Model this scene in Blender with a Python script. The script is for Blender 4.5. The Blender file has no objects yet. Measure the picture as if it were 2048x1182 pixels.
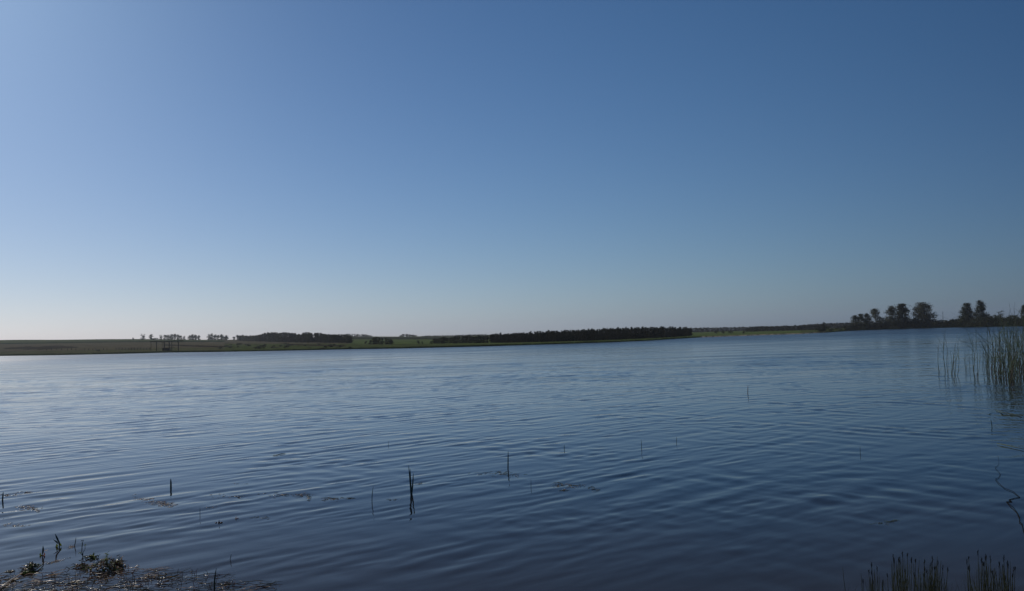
import bpy, math, random, colorsys
import numpy as np
from mathutils import Vector, Matrix, noise as mnoise

# ------------------------------------------------------------------ camera, sky, sun, exposure
scene = bpy.context.scene
F = 1607.0; CX, CY = 1024.0, 591.0
H0 = 2.0                       # eye height above the water
ROLL = math.atan(0.0298)
PITCH = math.atan((672.5-CY)*math.cos(ROLL)/F)
cam_d = bpy.data.cameras.new('camera'); cam = bpy.data.objects.new('camera', cam_d)
scene.collection.objects.link(cam); scene.camera = cam
cam_d.sensor_width = 36.0; cam_d.lens = 36.0*F/2048.0
cam_d.clip_start = 0.05; cam_d.clip_end = 20000
_f = Vector((0, math.cos(PITCH), math.sin(PITCH)))
_r0 = Vector((1, 0, 0)); _u0 = _r0.cross(_f)
_r = math.cos(ROLL)*_r0 - math.sin(ROLL)*_u0
_u = math.sin(ROLL)*_r0 + math.cos(ROLL)*_u0
M = Matrix((_r, _u, -_f)).transposed().to_4x4(); M.translation = Vector((0, 0, H0))
cam.matrix_world = M
EYE = Vector((0, 0, H0))

SUN_AZ, SUN_EL = -40.0, 29.0    # degrees, azimuth from +Y (negative = to the left)
world = bpy.data.worlds.new('World'); scene.world = world; world.use_nodes = True
wn = world.node_tree.nodes; wl = world.node_tree.links; wn.clear()
sky = wn.new('ShaderNodeTexSky'); sky.sky_type = 'NISHITA'; sky.sun_disc = False
sky.sun_elevation = math.radians(SUN_EL); sky.sun_rotation = math.radians(SUN_AZ)
sky.altitude = 0; sky.air_density = 1.0
bg = wn.new('ShaderNodeBackground'); bg.inputs[1].default_value = 0.06
wo = wn.new('ShaderNodeOutputWorld')
wl.new(bg.outputs[0], wo.inputs[0])
sky.dust_density = 0.6; sky.ozone_density = 3.0
# the clear sky of the photo is deeper blue than the model's: tint by elevation and by angle to the sun
sd = Vector((math.sin(math.radians(SUN_AZ))*math.cos(math.radians(SUN_EL)),
             math.cos(math.radians(SUN_AZ))*math.cos(math.radians(SUN_EL)), math.sin(math.radians(SUN_EL))))
def wmath(op, a, b=None, c=None, clamp=False):
    n = wn.new('ShaderNodeMath'); n.operation = op; n.use_clamp = clamp
    for i, v in enumerate((a, b, c)):
        if v is None: continue
        if isinstance(v, (int, float)): n.inputs[i].default_value = v
        else: wl.new(v, n.inputs[i])
    return n.outputs[0]
tc = wn.new('ShaderNodeTexCoord'); sx = wn.new('ShaderNodeSeparateXYZ'); wl.new(tc.outputs['Generated'], sx.inputs[0])
dt = wn.new('ShaderNodeVectorMath'); dt.operation = 'DOT_PRODUCT'; wl.new(tc.outputs['Generated'], dt.inputs[0]); dt.inputs[1].default_value = sd
zz = wmath('MINIMUM', wmath('MAXIMUM', sx.outputs[2], 0.01), 0.45)
cc = wmath('MINIMUM', wmath('MAXIMUM', dt.outputs['Value'], 0.05), 0.985)
SKYFIT = [[-1.455, -1.129, -0.638], [-1.202, -0.135, -0.08], [0.408, -0.242, -0.131], [2.979, 2.51, 1.704], [-1.981, -1.774, -1.167], [-0.044, 0.126, 0.503]]
hz = wmath('EXPONENT', wmath('MULTIPLY', zz, -25.0))
comb = wn.new('ShaderNodeCombineXYZ')
for k in range(3):
    a0, a1, a2, a3, a4, a5 = [row[k] for row in SKYFIT]
    p1 = wmath('MULTIPLY', zz, wmath('MULTIPLY_ADD', zz, a2, a1))
    p2 = wmath('MULTIPLY', cc, wmath('MULTIPLY_ADD', cc, a4, a3))
    wl.new(wmath('EXPONENT', wmath('MULTIPLY_ADD', hz, a5, wmath('ADD', wmath('ADD', p1, p2), a0))), comb.inputs[k])
mulv = wn.new('ShaderNodeVectorMath'); mulv.operation = 'MULTIPLY'
wl.new(sky.outputs[0], mulv.inputs[0]); wl.new(comb.outputs[0], mulv.inputs[1]); wl.new(mulv.outputs[0], bg.inputs[0])

sun_d = bpy.data.lights.new('sun', 'SUN'); sun = bpy.data.objects.new('sun', sun_d); scene.collection.objects.link(sun)
sun_d.energy = 2.0; sun_d.angle = math.radians(0.53); sun_d.color = (1.0, 0.93, 0.82)
sun.rotation_euler = (-sd).to_track_quat('-Z', 'Y').to_euler(); sun.location = (-50, 50, 60)
scene.view_settings.view_transform = 'Standard'; scene.view_settings.look = 'None'
scene.view_settings.exposure = 0.0; scene.view_settings.gamma = 1.0

# ------------------------------------------------------------------ helpers
rnd = random.Random(11)
nrng = np.random.default_rng(5)
U = rnd.uniform
def horizon(px): return 703.0 - 0.0298*px
def ground(px, py, z=0.0):
    px = float(px); py = float(py)
    d = _f + (px-CX)/F*_r - (py-CY)/F*_u
    t = (z-H0)/d.z
    return EYE + d*t
def at(px, py, Y):              # point on the pixel's ray at depth Y
    px = float(px); py = float(py); Y = float(Y)
    d = _f + (px-CX)/F*_r - (py-CY)/F*_u
    return EYE + d*(Y/d.y)
def upx(px): return (at(px, horizon(px), 1.0)).x
def interp(x, pts): return float(np.interp(x, [p[0] for p in pts], [p[1] for p in pts]))

class MB:
    def __init__(s): s.v = []; s.f = []; s.m = []
    def add(s, vs, fs, mi=0):
        o = len(s.v); s.v += [tuple(v) for v in vs]
        for f in fs: s.f.append(tuple(i+o for i in f)); s.m.append(mi)
    def tube(s, pts, radii, n=6, mi=0, cap=True):
        pts = [Vector(p) for p in pts]; vs = []; fs = []
        if not hasattr(radii, '__len__'): radii = [radii]*len(pts)
        for i, p in enumerate(pts):
            t = (pts[min(i+1, len(pts)-1)]-pts[max(i-1, 0)]).normalized()
            a = t.cross(Vector((0.31, 0.17, 0.93)) if abs(t.z) < .9 else Vector((1, 0.1, 0))).normalized(); b = t.cross(a)
            for k in range(n):
                w = 2*math.pi*k/n
                vs.append(p+(a*math.cos(w)+b*math.sin(w))*radii[i])
        for i in range(len(pts)-1):
            for k in range(n):
                fs.append((i*n+k, i*n+(k+1) % n, (i+1)*n+(k+1) % n, (i+1)*n+k))
        if cap:
            fs.append(tuple(range(n-1, -1, -1))); fs.append(tuple((len(pts)-1)*n+k for k in range(n)))
        s.add(vs, fs, mi)
    def box(s, c, d, mi=0, rz=0):
        cx, cy, cz = c; dx, dy, dz = d[0]/2, d[1]/2, d[2]/2; vs = []
        for z in (-dz, dz):
            for x, y in ((-dx, -dy), (dx, -dy), (dx, dy), (-dx, dy)):
                vs.append((cx+x*math.cos(rz)-y*math.sin(rz), cy+x*math.sin(rz)+y*math.cos(rz), cz+z))
        s.add(vs, [(3, 2, 1, 0), (4, 5, 6, 7), (0, 1, 5, 4), (1, 2, 6, 5), (2, 3, 7, 6), (3, 0, 4, 7)], mi)
    def blade(s, pts, widths, side=None, mi=0, fold=0.25):   # folded leaf strip along pts
        pts = [Vector(p) for p in pts]; vs = []; fs = []
        for i, p in enumerate(pts):
            t = (pts[min(i+1, len(pts)-1)]-pts[max(i-1, 0)]).normalized()
            a = Vector(side) if side is not None else t.cross(Vector((0, 0, 1)))
            if a.length < 1e-3: a = Vector((1, 0, 0))
            a = (a-t*a.dot(t)).normalized(); b = t.cross(a)
            w = widths[i]/2
            vs += [p-a*w+b*w*fold, p-b*w*fold, p+a*w+b*w*fold]
        for i in range(len(pts)-1):
            o = 3*i; fs += [(o, o+1, o+4, o+3), (o+1, o+2, o+5, o+4)]
        s.add(vs, fs, mi)
    def lump(s, c, r, mi=0, n=6, jag=.25, rg=rnd):           # small irregular pebble-like body
        vs = [(c[0], c[1], c[2]-r[2])]
        for lat in (-.5, .1, .6):
            for k in range(n):
                w = 2*math.pi*k/n+rg.uniform(-.2, .2); q = math.cos(lat*1.4)*(1+rg.uniform(-jag, jag))
                vs.append((c[0]+r[0]*q*math.cos(w), c[1]+r[1]*q*math.sin(w), c[2]+r[2]*math.sin(lat*1.4)))
        vs.append((c[0], c[1], c[2]+r[2])); fs = []
        for k in range(n):
            k2 = (k+1) % n
            fs.append((0, 1+k2, 1+k))
            for l in range(2): fs.append((1+l*n+k, 1+l*n+k2, 1+(l+1)*n+k2, 1+(l+1)*n+k))
            fs.append((1+2*n+k, 1+2*n+k2, 1+3*n))
        s.add(vs, fs, mi)
    def build(s, name, mats, parent=None, loc=None, smooth=False):
        me = bpy.data.meshes.new(name)
        me.from_pydata(s.v, [], s.f)
        for m in (mats if isinstance(mats, (list, tuple)) else [mats]): me.materials.append(m)
        me.polygons.foreach_set('material_index', s.m)
        if smooth: me.polygons.foreach_set('use_smooth', [True]*len(s.f))
        me.update()
        o = bpy.data.objects.new(name, me); scene.collection.objects.link(o)
        if parent: o.parent = parent
        if loc is not None: o.location = loc
        return o
def tag(o, label=None, cat=None, group=None, kind=None):
    if label: o['label'] = label
    if cat: o['category'] = cat
    if group: o['group'] = group
    if kind: o['kind'] = kind
    return o
def empty(name, loc, label, cat, group=None, rz=0):
    o = bpy.data.objects.new(name, None); o.empty_display_size = .2; scene.collection.objects.link(o)
    o.location = loc; o.rotation_euler = (0, 0, rz); return tag(o, label, cat, group)

# ------------------------------------------------------------------ materials
def mat(name, col, rough=.8, var=.25, scale=3.0, col2=None, spec=.3, transl=0.0, bump=0.0, space='Object'):
    m = bpy.data.materials.new(name); m.use_nodes = True
    n = m.node_tree.nodes; l = m.node_tree.links; b = n['Principled BSDF']; out = n['Material Output']
    t = n.new('ShaderNodeTexCoord'); nz = n.new('ShaderNodeTexNoise'); nz.inputs['Scale'].default_value = scale; nz.inputs['Detail'].default_value = 4
    l.new(t.outputs[space], nz.inputs['Vector'])
    r = n.new('ShaderNodeValToRGB'); l.new(nz.outputs['Fac'], r.inputs[0])
    c2 = col2 or tuple(min(1, c*(1+var*1.6)) for c in col)
    r.color_ramp.elements[0].position = .32; r.color_ramp.elements[1].position = .68
    r.color_ramp.elements[0].color = (*[c*(1-var) for c in col], 1); r.color_ramp.elements[1].color = (*c2, 1)
    l.new(r.outputs[0], b.inputs['Base Color'])
    b.inputs['Roughness'].default_value = rough; b.inputs['Specular IOR Level'].default_value = spec
    if bump:
        bp = n.new('ShaderNodeBump'); bp.inputs['Strength'].default_value = bump; l.new(nz.outputs['Fac'], bp.inputs['Height']); l.new(bp.outputs[0], b.inputs['Normal'])
    if transl:
        tr = n.new('ShaderNodeBsdfTranslucent'); l.new(r.outputs[0], tr.inputs[0]); mx = n.new('ShaderNodeMixShader'); mx.inputs[0].default_value = transl
        l.new(b.outputs[0], mx.inputs[1]); l.new(tr.outputs[0], mx.inputs[2]); l.new(mx.outputs[0], out.inputs[0])
    return m
M_leaf = mat('tree_foliage', (.060, .068, .034), .75, .35, 1.2, transl=.28)
M_leaf2 = mat('birch_foliage', (.085, .088, .050), .75, .35, 1.2, transl=.32)
M_leafd = mat('dense_wood_foliage', (.050, .048, .030), .8, .4, .8, transl=.15)
M_leafp = mat('pale_far_foliage', (.075, .095, .06), .8, .3, .8, transl=.2)
M_bush = mat('bush_foliage', (.042, .046, .022), .8, .4, .9, transl=.2)
M_bark = mat('bark', (.06, .05, .04), .9, .3, 6)
M_dry = mat('dead_wood', (.10, .085, .07), .9, .2, 8)
M_wood = mat('weathered_wood', (.055, .045, .038), .85, .3, 5)
M_reed = mat('reed_green', (.15, .185, .11), .55, .35, 2.5, transl=.5)
M_reeddry = mat('reed_straw', (.15, .13, .085), .6, .3, 4, transl=.25)
M_reedred = mat('reed_base', (.075, .04, .03), .6, .3, 6)
M_sedge = mat('sedge_green', (.065, .070, .035), .6, .35, 9, transl=.3)
M_seed = mat('seed_head', (.05, .035, .02), .8, .3, 30)
M_shoot = mat('dark_green_shoot', (.030, .062, .035), .4, .3, 12, spec=.5)
M_fresh = mat('yellow_green_leaf', (.24, .28, .035), .45, .3, 20, transl=.3)
M_wet = mat('wet_weed', (.19, .165, .06), .25, .45, 40, spec=.55, transl=.5)
M_wetpale = mat('wet_pale_stem', (.68, .56, .42), .30, .3, 40, spec=.9, transl=.5)
M_wetred = mat('wet_brown_leaf', (.22, .085, .05), .3, .4, 40, spec=.5, transl=.45)
M_foam = mat('pale_foam', (.75, .70, .66), .6, .2, 60, transl=.5)
M_refl = mat('dark_reflection', (.012, .012, .010), .9, .2, 20, spec=.05)  # dark colour standing in for a broken reflection on the water
M_float = mat('reddish_stem', (.10, .045, .035), .6, .3, 20)

# terrain: vertex colours for the kinds of ground, broken up by noise
m = bpy.data.materials.new('farmland'); m.use_nodes = True; M_land = m
n = m.node_tree.nodes; l = m.node_tree.links; b = n['Principled BSDF']; b.inputs['Roughness'].default_value = 1.0; b.inputs['Specular IOR Level'].default_value = 0.0
va = n.new('ShaderNodeVertexColor'); va.layer_name = 'soil'
t = n.new('ShaderNodeTexCoord'); mp = n.new('ShaderNodeMapping'); mp.inputs['Scale'].default_value = (.05, .02, .05); l.new(t.outputs['Object'], mp.inputs[0])
nz = n.new('ShaderNodeTexNoise'); nz.inputs['Scale'].default_value = 4; nz.inputs['Detail'].default_value = 8; l.new(mp.outputs[0], nz.inputs['Vector'])
mr = n.new('ShaderNodeMapRange'); mr.inputs[1].default_value = .3; mr.inputs[2].default_value = .7; mr.inputs[3].default_value = .5; mr.inputs[4].default_value = 1.55
n2 = n.new('ShaderNodeTexNoise'); n2.inputs['Scale'].default_value = .55; n2.inputs['Detail'].default_value = 6; l.new(t.outputs['Object'], n2.inputs['Vector'])
av = n.new('ShaderNodeMath'); av.operation = 'ADD'; l.new(nz.outputs['Fac'], av.inputs[0]); l.new(n2.outputs['Fac'], av.inputs[1])
hv = n.new('ShaderNodeMath'); hv.operation = 'MULTIPLY'; hv.inputs[1].default_value = .5; l.new(av.outputs[0], hv.inputs[0]); l.new(hv.outputs[0], mr.inputs[0])
vm = n.new('ShaderNodeVectorMath'); vm.operation = 'SCALE'; l.new(va.outputs[0], vm.inputs[0]); l.new(mr.outputs[0], vm.inputs['Scale']); l.new(vm.outputs[0], b.inputs['Base Color'])

# ------------------------------------------------------------------ far shore and fields
SHORE = [(-600, 730.5), (0, 712), (110, 710.5), (250, 707.5), (340, 705), (440, 703.8), (560, 701.5), (700, 698.5), (800, 697), (950, 693.2), (1020, 691.2), (1150, 687),
         (1230, 684.3), (1300, 681.2), (1350, 677.8), (1400, 675), (1500, 671.3), (1600, 668), (1660, 664.5), (1720, 660.3), (1800, 657.6), (1900, 655), (2048, 652.3), (2500, 646)]
RIDGE_E = [(-600, 26), (0, 23), (280, 16.7), (450, 9.8), (560, 9), (700, 9.6), (800, 6.2), (900, 4.2), (1100, 2.5), (1300, -1.0), (1400, -2.6), (1600, -3), (2600, -3)]
RIDGE_Y = [(-600, 900), (280, 900), (700, 1000), (1100, 900), (1400, 700), (2600, 700)]
PX_OF_U = [(upx(p), p) for p in range(-3000, 5200, 40)]
def px_u(u): return interp(u, PX_OF_U)
def shore_Y(px):
    px = max(-600, min(2500, px)); return ground(px, interp(px, SHORE)).y
def terr(px, Y):
    s = shore_Y(px); R = interp(px, RIDGE_Y); e = interp(px, RIDGE_E); zr = max(.25, H0+e*R/F)
    if Y < s: return -.4+.4*max(0, 1-(s-Y)/3)
    a = min(1, (Y-s)/6.0); z = .32*a*a*(3-2*a)
    t = max(0.0, (Y-s)/(R-s))
    tt = t**1.25 if t < 1 else 1-.35*min(1.5, (t-1))
    und = .25*mnoise.noise(Vector((px*.012, Y*.02, 0)))*min(1, (Y-s)/20)*min(1.0, max(0, zr)/3)
    return z+(zr-.32)*tt+und
def proj_e(px, Y): return (terr(px, Y)-H0)*F/Y
def Y_at(px, py):               # depth of the land seen at that height in the column
    e = horizon(px)-py; s = shore_Y(px)+1.0; R = interp(px, RIDGE_Y); Y = s
    while Y < R:
        if proj_e(px, Y) >= e: return Y
        Y *= 1.01
    return R
TAN = (.115, .100, .062); GREEN = (.082, .100, .040); BRIGHT = (.105, .140, .050); DARK = (.035, .038, .022); SOIL = (.045, .036, .026); STRIP = (.026, .036, .016); SAND = (.30, .26, .20)
LINE = [(0, 687.3), (250, 683.6), (360, 683.2), (450, 683)]      # dark hedge line across the left hill
def soil(px, Y):
    e = proj_e(px, Y); py = horizon(px)-e; s = shore_Y(px); w = 3*mnoise.noise(Vector((px*.03, Y*.05, 3)))
    sh = interp(px, SHORE)
    if px < 450:
        ln = interp(px, LINE)
        if py < ln-1.4: return GREEN
        if py < ln+1.0: return STRIP
        if py > sh-3.2: return STRIP if w > -1.5 else GREEN
        if ((px-82)/75)**2+((py-(695.5-.02*(px-82)))/(3.2+w*.8))**2 < 1: return SOIL
        if px > 330 and abs(py-(690+.05*(px-330)*.6)) < 1.4: return SOIL
        if py > sh-9: return tuple((a+b)/2 for a, b in zip(TAN, GREEN))
        return TAN
    if px < 1010:
        if py > sh-2.2: return STRIP
        if 575 < px < 690 and abs(py-(689+(px-575)*.025)) < 1.3: return SOIL
        if px > 700:
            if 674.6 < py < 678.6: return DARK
            if py <= 674.6: return GREEN
            if py < 688: return BRIGHT
            return GREEN
        return TAN if (py < 687.5 and w > -1) else (SOIL if w < -1.2 else GREEN)
    if px < 1380: return BRIGHT if py > sh-5 else GREEN
    if px < 1690:
        if Y < s+5 and 1400 < px < 1655: return SAND
        return BRIGHT if px < 1600 else GREEN
    return DARK if w > 0 else GREEN
pxs = [float(v) for v in np.concatenate([np.linspace(-1500, -120, 30), np.linspace(-100, 2150, 560), np.linspace(2180, 3600, 30)])]
ts = [0, .006, .012, .02, .03, .042, .056, .072]+list(np.linspace(.09, 1.0, 60)**1.3+.03)+[1.15, 1.35, 1.6]
ts = sorted(set(round(t, 4) for t in ts))
vs = []; cs = []; nr = len(ts)+2
for p in pxs:
    u_ = upx(p); s = shore_Y(p); R = interp(p, RIDGE_Y)
    for Y in [s-4, s]+[s+1.2+(R-s)*t for t in ts]:
        Y = float(Y); vs.append((float(u_*Y), Y, float(terr(p, Y)))); cs.append((*soil(p, Y), 1))
fs = []
for i in range(len(pxs)-1):
    for j in range(nr-1):
        a = i*nr+j; fs.append((a, a+nr, a+nr+1, a+1))
me = bpy.data.meshes.new('ground'); me.from_pydata(vs, [], fs); me.materials.append(M_land)
ca = me.color_attributes.new('soil', 'FLOAT_COLOR', 'POINT'); ca.data.foreach_set('color', np.array(cs, dtype=np.float32).ravel())
me.polygons.foreach_set('use_smooth', [True]*len(fs)); me.update()
o = bpy.data.objects.new('ground', me); scene.collection.objects.link(o); tag(o, kind='structure')

# the near bank the photographer stands on (behind and beneath the camera)
vs = []; fs = []
NX, NY = 80, 24
for i in range(NX+1):
    for j in range(NY+1):
        x = -40+80*i/NX; y = 3.6-22*(j/NY)**1.5
        yy = y+.5*mnoise.noise(Vector((x*.25, 0, 0)))
        z = -.15+.55*min(1, (3.6-y)/3)+.05*mnoise.noise(Vector((x*.6, y*.6, 2)))
        vs.append((x, yy, z))
for i in range(NX):
    for j in range(NY):
        a = i*(NY+1)+j; fs.append((a, a+1, a+NY+2, a+NY+1))
me = bpy.data.meshes.new('near_bank'); me.from_pydata(vs, [], fs); me.materials.append(mat('bank_grass', (.05, .06, .025), .95, .4, 2.0, bump=.4))
me.polygons.foreach_set('use_smooth', [True]*len(fs)); o = bpy.data.objects.new('bank', me); scene.collection.objects.link(o); tag(o, kind='structure')

# lake bed (reaches under everything)
bed = MB(); bed.add([(-2600, -60, -.9), (2600, -60, -.9), (2600, 1700, -.9), (-2600, 1700, -.9)], [(0, 1, 2, 3)])
o = bed.build('lake_bed', mat('mud', (.05, .045, .035), .9, .3, .5)); tag(o, kind='structure')

# summer haze over the lake and fields
hz_ = MB(); hz_.box((0, 810, 14.5), (5400, 1840, 33.0))
mh = bpy.data.materials.new('summer_haze'); mh.use_nodes = True; nn = mh.node_tree.nodes; nn.clear()
pv = nn.new('ShaderNodeVolumePrincipled'); pv.inputs['Color'].default_value = (.86, .92, 1.0, 1); pv.inputs['Density'].default_value = .00015; pv.inputs['Anisotropy'].default_value = .3
oo = nn.new('ShaderNodeOutputMaterial'); mh.node_tree.links.new(pv.outputs[0], oo.inputs['Volume'])
o = hz_.build('haze', mh); tag(o, kind='stuff')

# ------------------------------------------------------------------ water
m = bpy.data.materials.new('lake_water'); m.use_nodes = True; M_water = m
n = m.node_tree.nodes; l = m.node_tree.links; b = n['Principled BSDF']
b.inputs['IOR'].default_value = 1.333; b.inputs['Roughness'].default_value = .03
t = n.new('ShaderNodeTexCoord'); sp = n.new('ShaderNodeSeparateXYZ'); l.new(t.outputs['Object'], sp.inputs[0])
def mth(op, a, b_=None, c=None, clamp=False):
    q = n.new('ShaderNodeMath'); q.operation = op; q.use_clamp = clamp
    for i, v in enumerate((a, b_, c)):
        if v is None: continue
        if isinstance(v, (int, float)): q.inputs[i].default_value = v
        else: l.new(v, q.inputs[i])
    return q.outputs[0]
def mrange(v, a, b_, c, d):
    q = n.new('ShaderNodeMapRange'); l.new(v, q.inputs[0])
    for i, x in enumerate((a, b_, c, d)): q.inputs[i+1].default_value = x
    return q.outputs[0]
# body colour: shallow water over mud near this bank, deeper and clearer further out
murk = n.new('ShaderNodeTexNoise'); murk.inputs['Scale'].default_value = .35; murk.inputs['Detail'].default_value = 3; l.new(t.outputs['Object'], murk.inputs['Vector'])
shal = mth('ADD', mrange(sp.outputs[1], 5.0, 11.0, 1.0, 0.0), mth('MULTIPLY', mth('SUBTRACT', murk.outputs['Fac'], .5), .8), clamp=True)
mxc = n.new('ShaderNodeMix'); mxc.data_type = 'RGBA'; l.new(shal, mxc.inputs[0])
mxc.inputs[6].default_value = (.007, .011, .017, 1); mxc.inputs[7].default_value = (.046, .032, .022, 1)
l.new(mrange(sp.outputs[1], 5.5, 12, 1.21, 1.333), b.inputs['IOR'])
l.new(mxc.outputs[2], b.inputs['Base Color'])
def rot_noise(ang, sa, sc, detail=3, off=0):
    mp = n.new('ShaderNodeMapping'); mp.vector_type = 'TEXTURE'
    mp.inputs['Rotation'].default_value = (0, 0, ang); mp.inputs['Location'].default_value = (off, off, 0)
    mp.inputs['Scale'].default_value = (1/sa, 1/sc, 1); l.new(t.outputs['Object'], mp.inputs[0])
    nz = n.new('ShaderNodeTexNoise'); nz.inputs['Scale'].default_value = 1.0; nz.inputs['Detail'].default_value = detail; nz.inputs['Roughness'].default_value = .5
    l.new(mp.outputs[0], nz.inputs['Vector']); return nz.outputs['Fac']
Yc = sp.outputs[1]
near = mrange(Yc, 14, 45, 1.0, 0.0)
far = mrange(Yc, 20, 60, 0.0, 1.0)
a = rot_noise(math.radians(35), .35, 2.6)            # small ripples along the wave train
a2 = rot_noise(math.radians(5), .6, 1.6, 2, 7)
c = rot_noise(math.radians(20), .12, .75, 4, 3)      # open-water chop
c2 = rot_noise(math.radians(-5), .035, .16, 2, 9)
h = mth('ADD', mth('MULTIPLY', mth('MULTIPLY', a, .007), mrange(Yc, 5, 14, .45, 1.0)), mth('MULTIPLY', mth('MULTIPLY', a2, .008), mrange(Yc, 6, 16, .2, 1.0)))
gust = rot_noise(math.radians(3), .02, .07, 2, 31)
gm = mrange(gust, .35, .65, .35, 1.35)
h = mth('ADD', h, mth('MULTIPLY', mth('MULTIPLY', c, .075), mth('MULTIPLY', gm, mrange(Yc, 14, 50, .12, 1.0))))
h = mth('ADD', h, mth('MULTIPLY', mth('MULTIPLY', c2, .22), mrange(Yc, 60, 160, 0.0, 1.0)))
bp = n.new('ShaderNodeBump'); bp.inputs['Strength'].default_value = 1.0; bp.inputs['Distance'].default_value = 1.0
l.new(h, bp.inputs['Height']); l.new(bp.outputs[0], b.inputs['Normal'])
ra = mrange(Yc, 15, 60, .03, .12); rb = mrange(Yc, 85, 180, 0.0, .17)
gust2 = rot_noise(math.radians(2), .06, .30, 4, 57)
ra = mth('MULTIPLY', ra, mrange(gust2, .38, .62, .55, 1.5))
l.new(mth('ADD', ra, mth('MULTIPLY', rb, mrange(gust, .3, .7, .8, 1.2))), b.inputs['Roughness'])
st = n.new('ShaderNodeMix'); st.data_type = 'RGBA'; l.new(mrange(Yc, 5.5, 13, 1.0, 0.0), st.inputs[0]); st.inputs[6].default_value = (1, 1, 1, 1); st.inputs[7].default_value = (.96, .86, .72, 1)
l.new(st.outputs[2], b.inputs['Specular Tint'])

us = np.concatenate([np.linspace(-6, -.85, 30), np.linspace(-.8, .8, 640), np.linspace(.85, 6, 30)])
Ys = [3.0]
while Ys[-1] < 95: Ys.append(Ys[-1]+max(.05, .0022*Ys[-1]**1.0+.03))
while Ys[-1] < 520: Ys.append(Ys[-1]*1.08)
Ys = np.array(Ys)
UU, YY = np.meshgrid(us, Ys, indexing='ij'); XX = UU*(YY+2.0)
ZZ = np.zeros_like(XX)
wr = np.random.default_rng(21)
fadeU = np.clip((.95-np.abs(UU))/.15, 0, 1)
fadeY = np.clip((95-YY)/45, 0, 1)*np.clip((YY-3.0)/2, 0, 1)
# a swell of short wavelets whose crests run away from the lower left, spreading round towards the right
def train(ang0, spread, lam0, lamS, amp, ncomp, mask):
    Z = np.zeros_like(XX)
    for i in range(ncomp):
        an = math.radians(ang0+wr.normal(0, spread)); lam = lam0*math.exp(wr.normal(0, lamS))
        k = 2*math.pi/lam; ph = wr.uniform(0, 6.28)
        A = amp*(lam/lam0)**1.2*wr.uniform(.5, 1)/math.sqrt(ncomp)
        q = k*(XX*math.cos(an)+YY*math.sin(an))+ph
        Z += A*(np.sin(q)+.28*np.sin(2*q+.6))
    return Z*mask
def packets(sc, k0, k1):
    Q = np.zeros_like(XX)
    for i in range(14):
        an = wr.uniform(0, 3.1416); kk = 2*math.pi/(sc*math.exp(wr.normal(0, .35))); Q += np.sin(kk*(XX*math.cos(an)+YY*math.sin(an))+wr.uniform(0, 6.28))
    return np.clip(.5+Q/5.3, 0, 1)*(k1-k0)+k0
mA = np.clip(.35+.65/(1+np.exp((XX-2.2-.12*YY)/1.1)), 0, 1)
mB = np.clip(1/(1+np.exp(-(XX-1.5-.1*YY)/1.2)), 0, 1)
g = np.clip((YY-5)/4, 0.35, 1)*np.clip(1-.35*(XX-2)/5*(YY < 14), .3, 1)
ZZ += train(135, 9, .56, .28, .0035, 15, mA*g*packets(4.5, .25, 1.5))
ZZ += train(126, 17, .29, .25, .0025, 18, mA*g*packets(2.5, .1, 1.6))
ZZ += train(38, 13, .52, .32, .0028, 16, mB*g*packets(4, .2, 1.5))
ZZ += train(80, 28, .48, .38, .0024, 20, g*packets(3, .2, 1.6))
ZZ += train(85, 22, 1.1, .45, .0060, 30, np.clip((YY-14)/30, 0, 1)*packets(14, .2, 1.7))
ZZ *= fadeU*fadeY
nu, ny = XX.shape
co = np.stack([XX, YY, ZZ], -1).reshape(-1, 3).astype(np.float32)
idx = np.arange(nu*ny).reshape(nu, ny)
q = np.stack([idx[:-1, :-1], idx[1:, :-1], idx[1:, 1:], idx[:-1, 1:]], -1).reshape(-1, 4).astype(np.int32)
me = bpy.data.meshes.new('water'); me.vertices.add(len(co)); me.vertices.foreach_set('co', co.ravel())
me.loops.add(q.size); me.loops.foreach_set('vertex_index', q.ravel())
me.polygons.add(len(q)); me.polygons.foreach_set('loop_start', np.arange(0, q.size, 4, dtype=np.int32))
me.polygons.foreach_set('use_smooth', np.ones(len(q), dtype=bool)); me.materials.append(M_water); me.update(calc_edges=True); me.validate()
o = bpy.data.objects.new('water', me); scene.collection.objects.link(o); tag(o, kind='structure')

# ------------------------------------------------------------------ trees and bushes of the far shore
def leaf_quads(mb, pts, size, rg, mi=0):
    for p in pts:
        n_ = Vector(rg.normal(0, 1, 3)).normalized(); a = n_.orthogonal().normalized(); a.rotate(Matrix.Rotation(rg.uniform(0, 6.28), 3, n_)); b_ = n_.cross(a)
        s1 = size*rg.uniform(.6, 1.3); s2 = s1*rg.uniform(.5, .9); p = Vector(p)
        mb.add([p-a*s1, p-b_*s2+n_*s1*.25, p+a*s1, p+b_*s2+n_*s1*.25], [(0, 1, 2, 3)], mi)
def crown_tips(kind, rg, nt):
    """limb tips in a crown of unit tree height"""
    tips = []
    for i in range(nt):
        if kind == 'low': z = .06+.86*rg.random(); r = .31*math.sqrt(max(.06, 1-((z-.36)/.60)**2)); q = rg.uniform(.1, 1)
        elif kind == 'pyramid': z = .12+.85*rg.random()**1.5; r = .30*max(0, 1-(z-.12)/.88)**.75+.008; q = rg.uniform(.3, 1.0)**.8
        elif kind == 'column': z = .07+.90*rg.random(); r = .19*min(1, (z+.05)/.2)*max(.02, 1.0-z)**.55; q = rg.uniform(.2, 1)
        elif kind == 'bush': z = .12+.8*rg.random(); r = .62*math.sqrt(max(0, 1-((z-.1)/.88)**2)); q = rg.uniform(.2, 1)
        else: z = .10+.85*rg.random()**1.25; r = .31*max(.03, 1-((z-.36)/.62)**2)**.62; q = rg.uniform(.15, 1)
        w = rg.uniform(0, 6.283); tips.append((r*q*math.cos(w), r*q*math.sin(w), z))
    return tips
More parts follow.
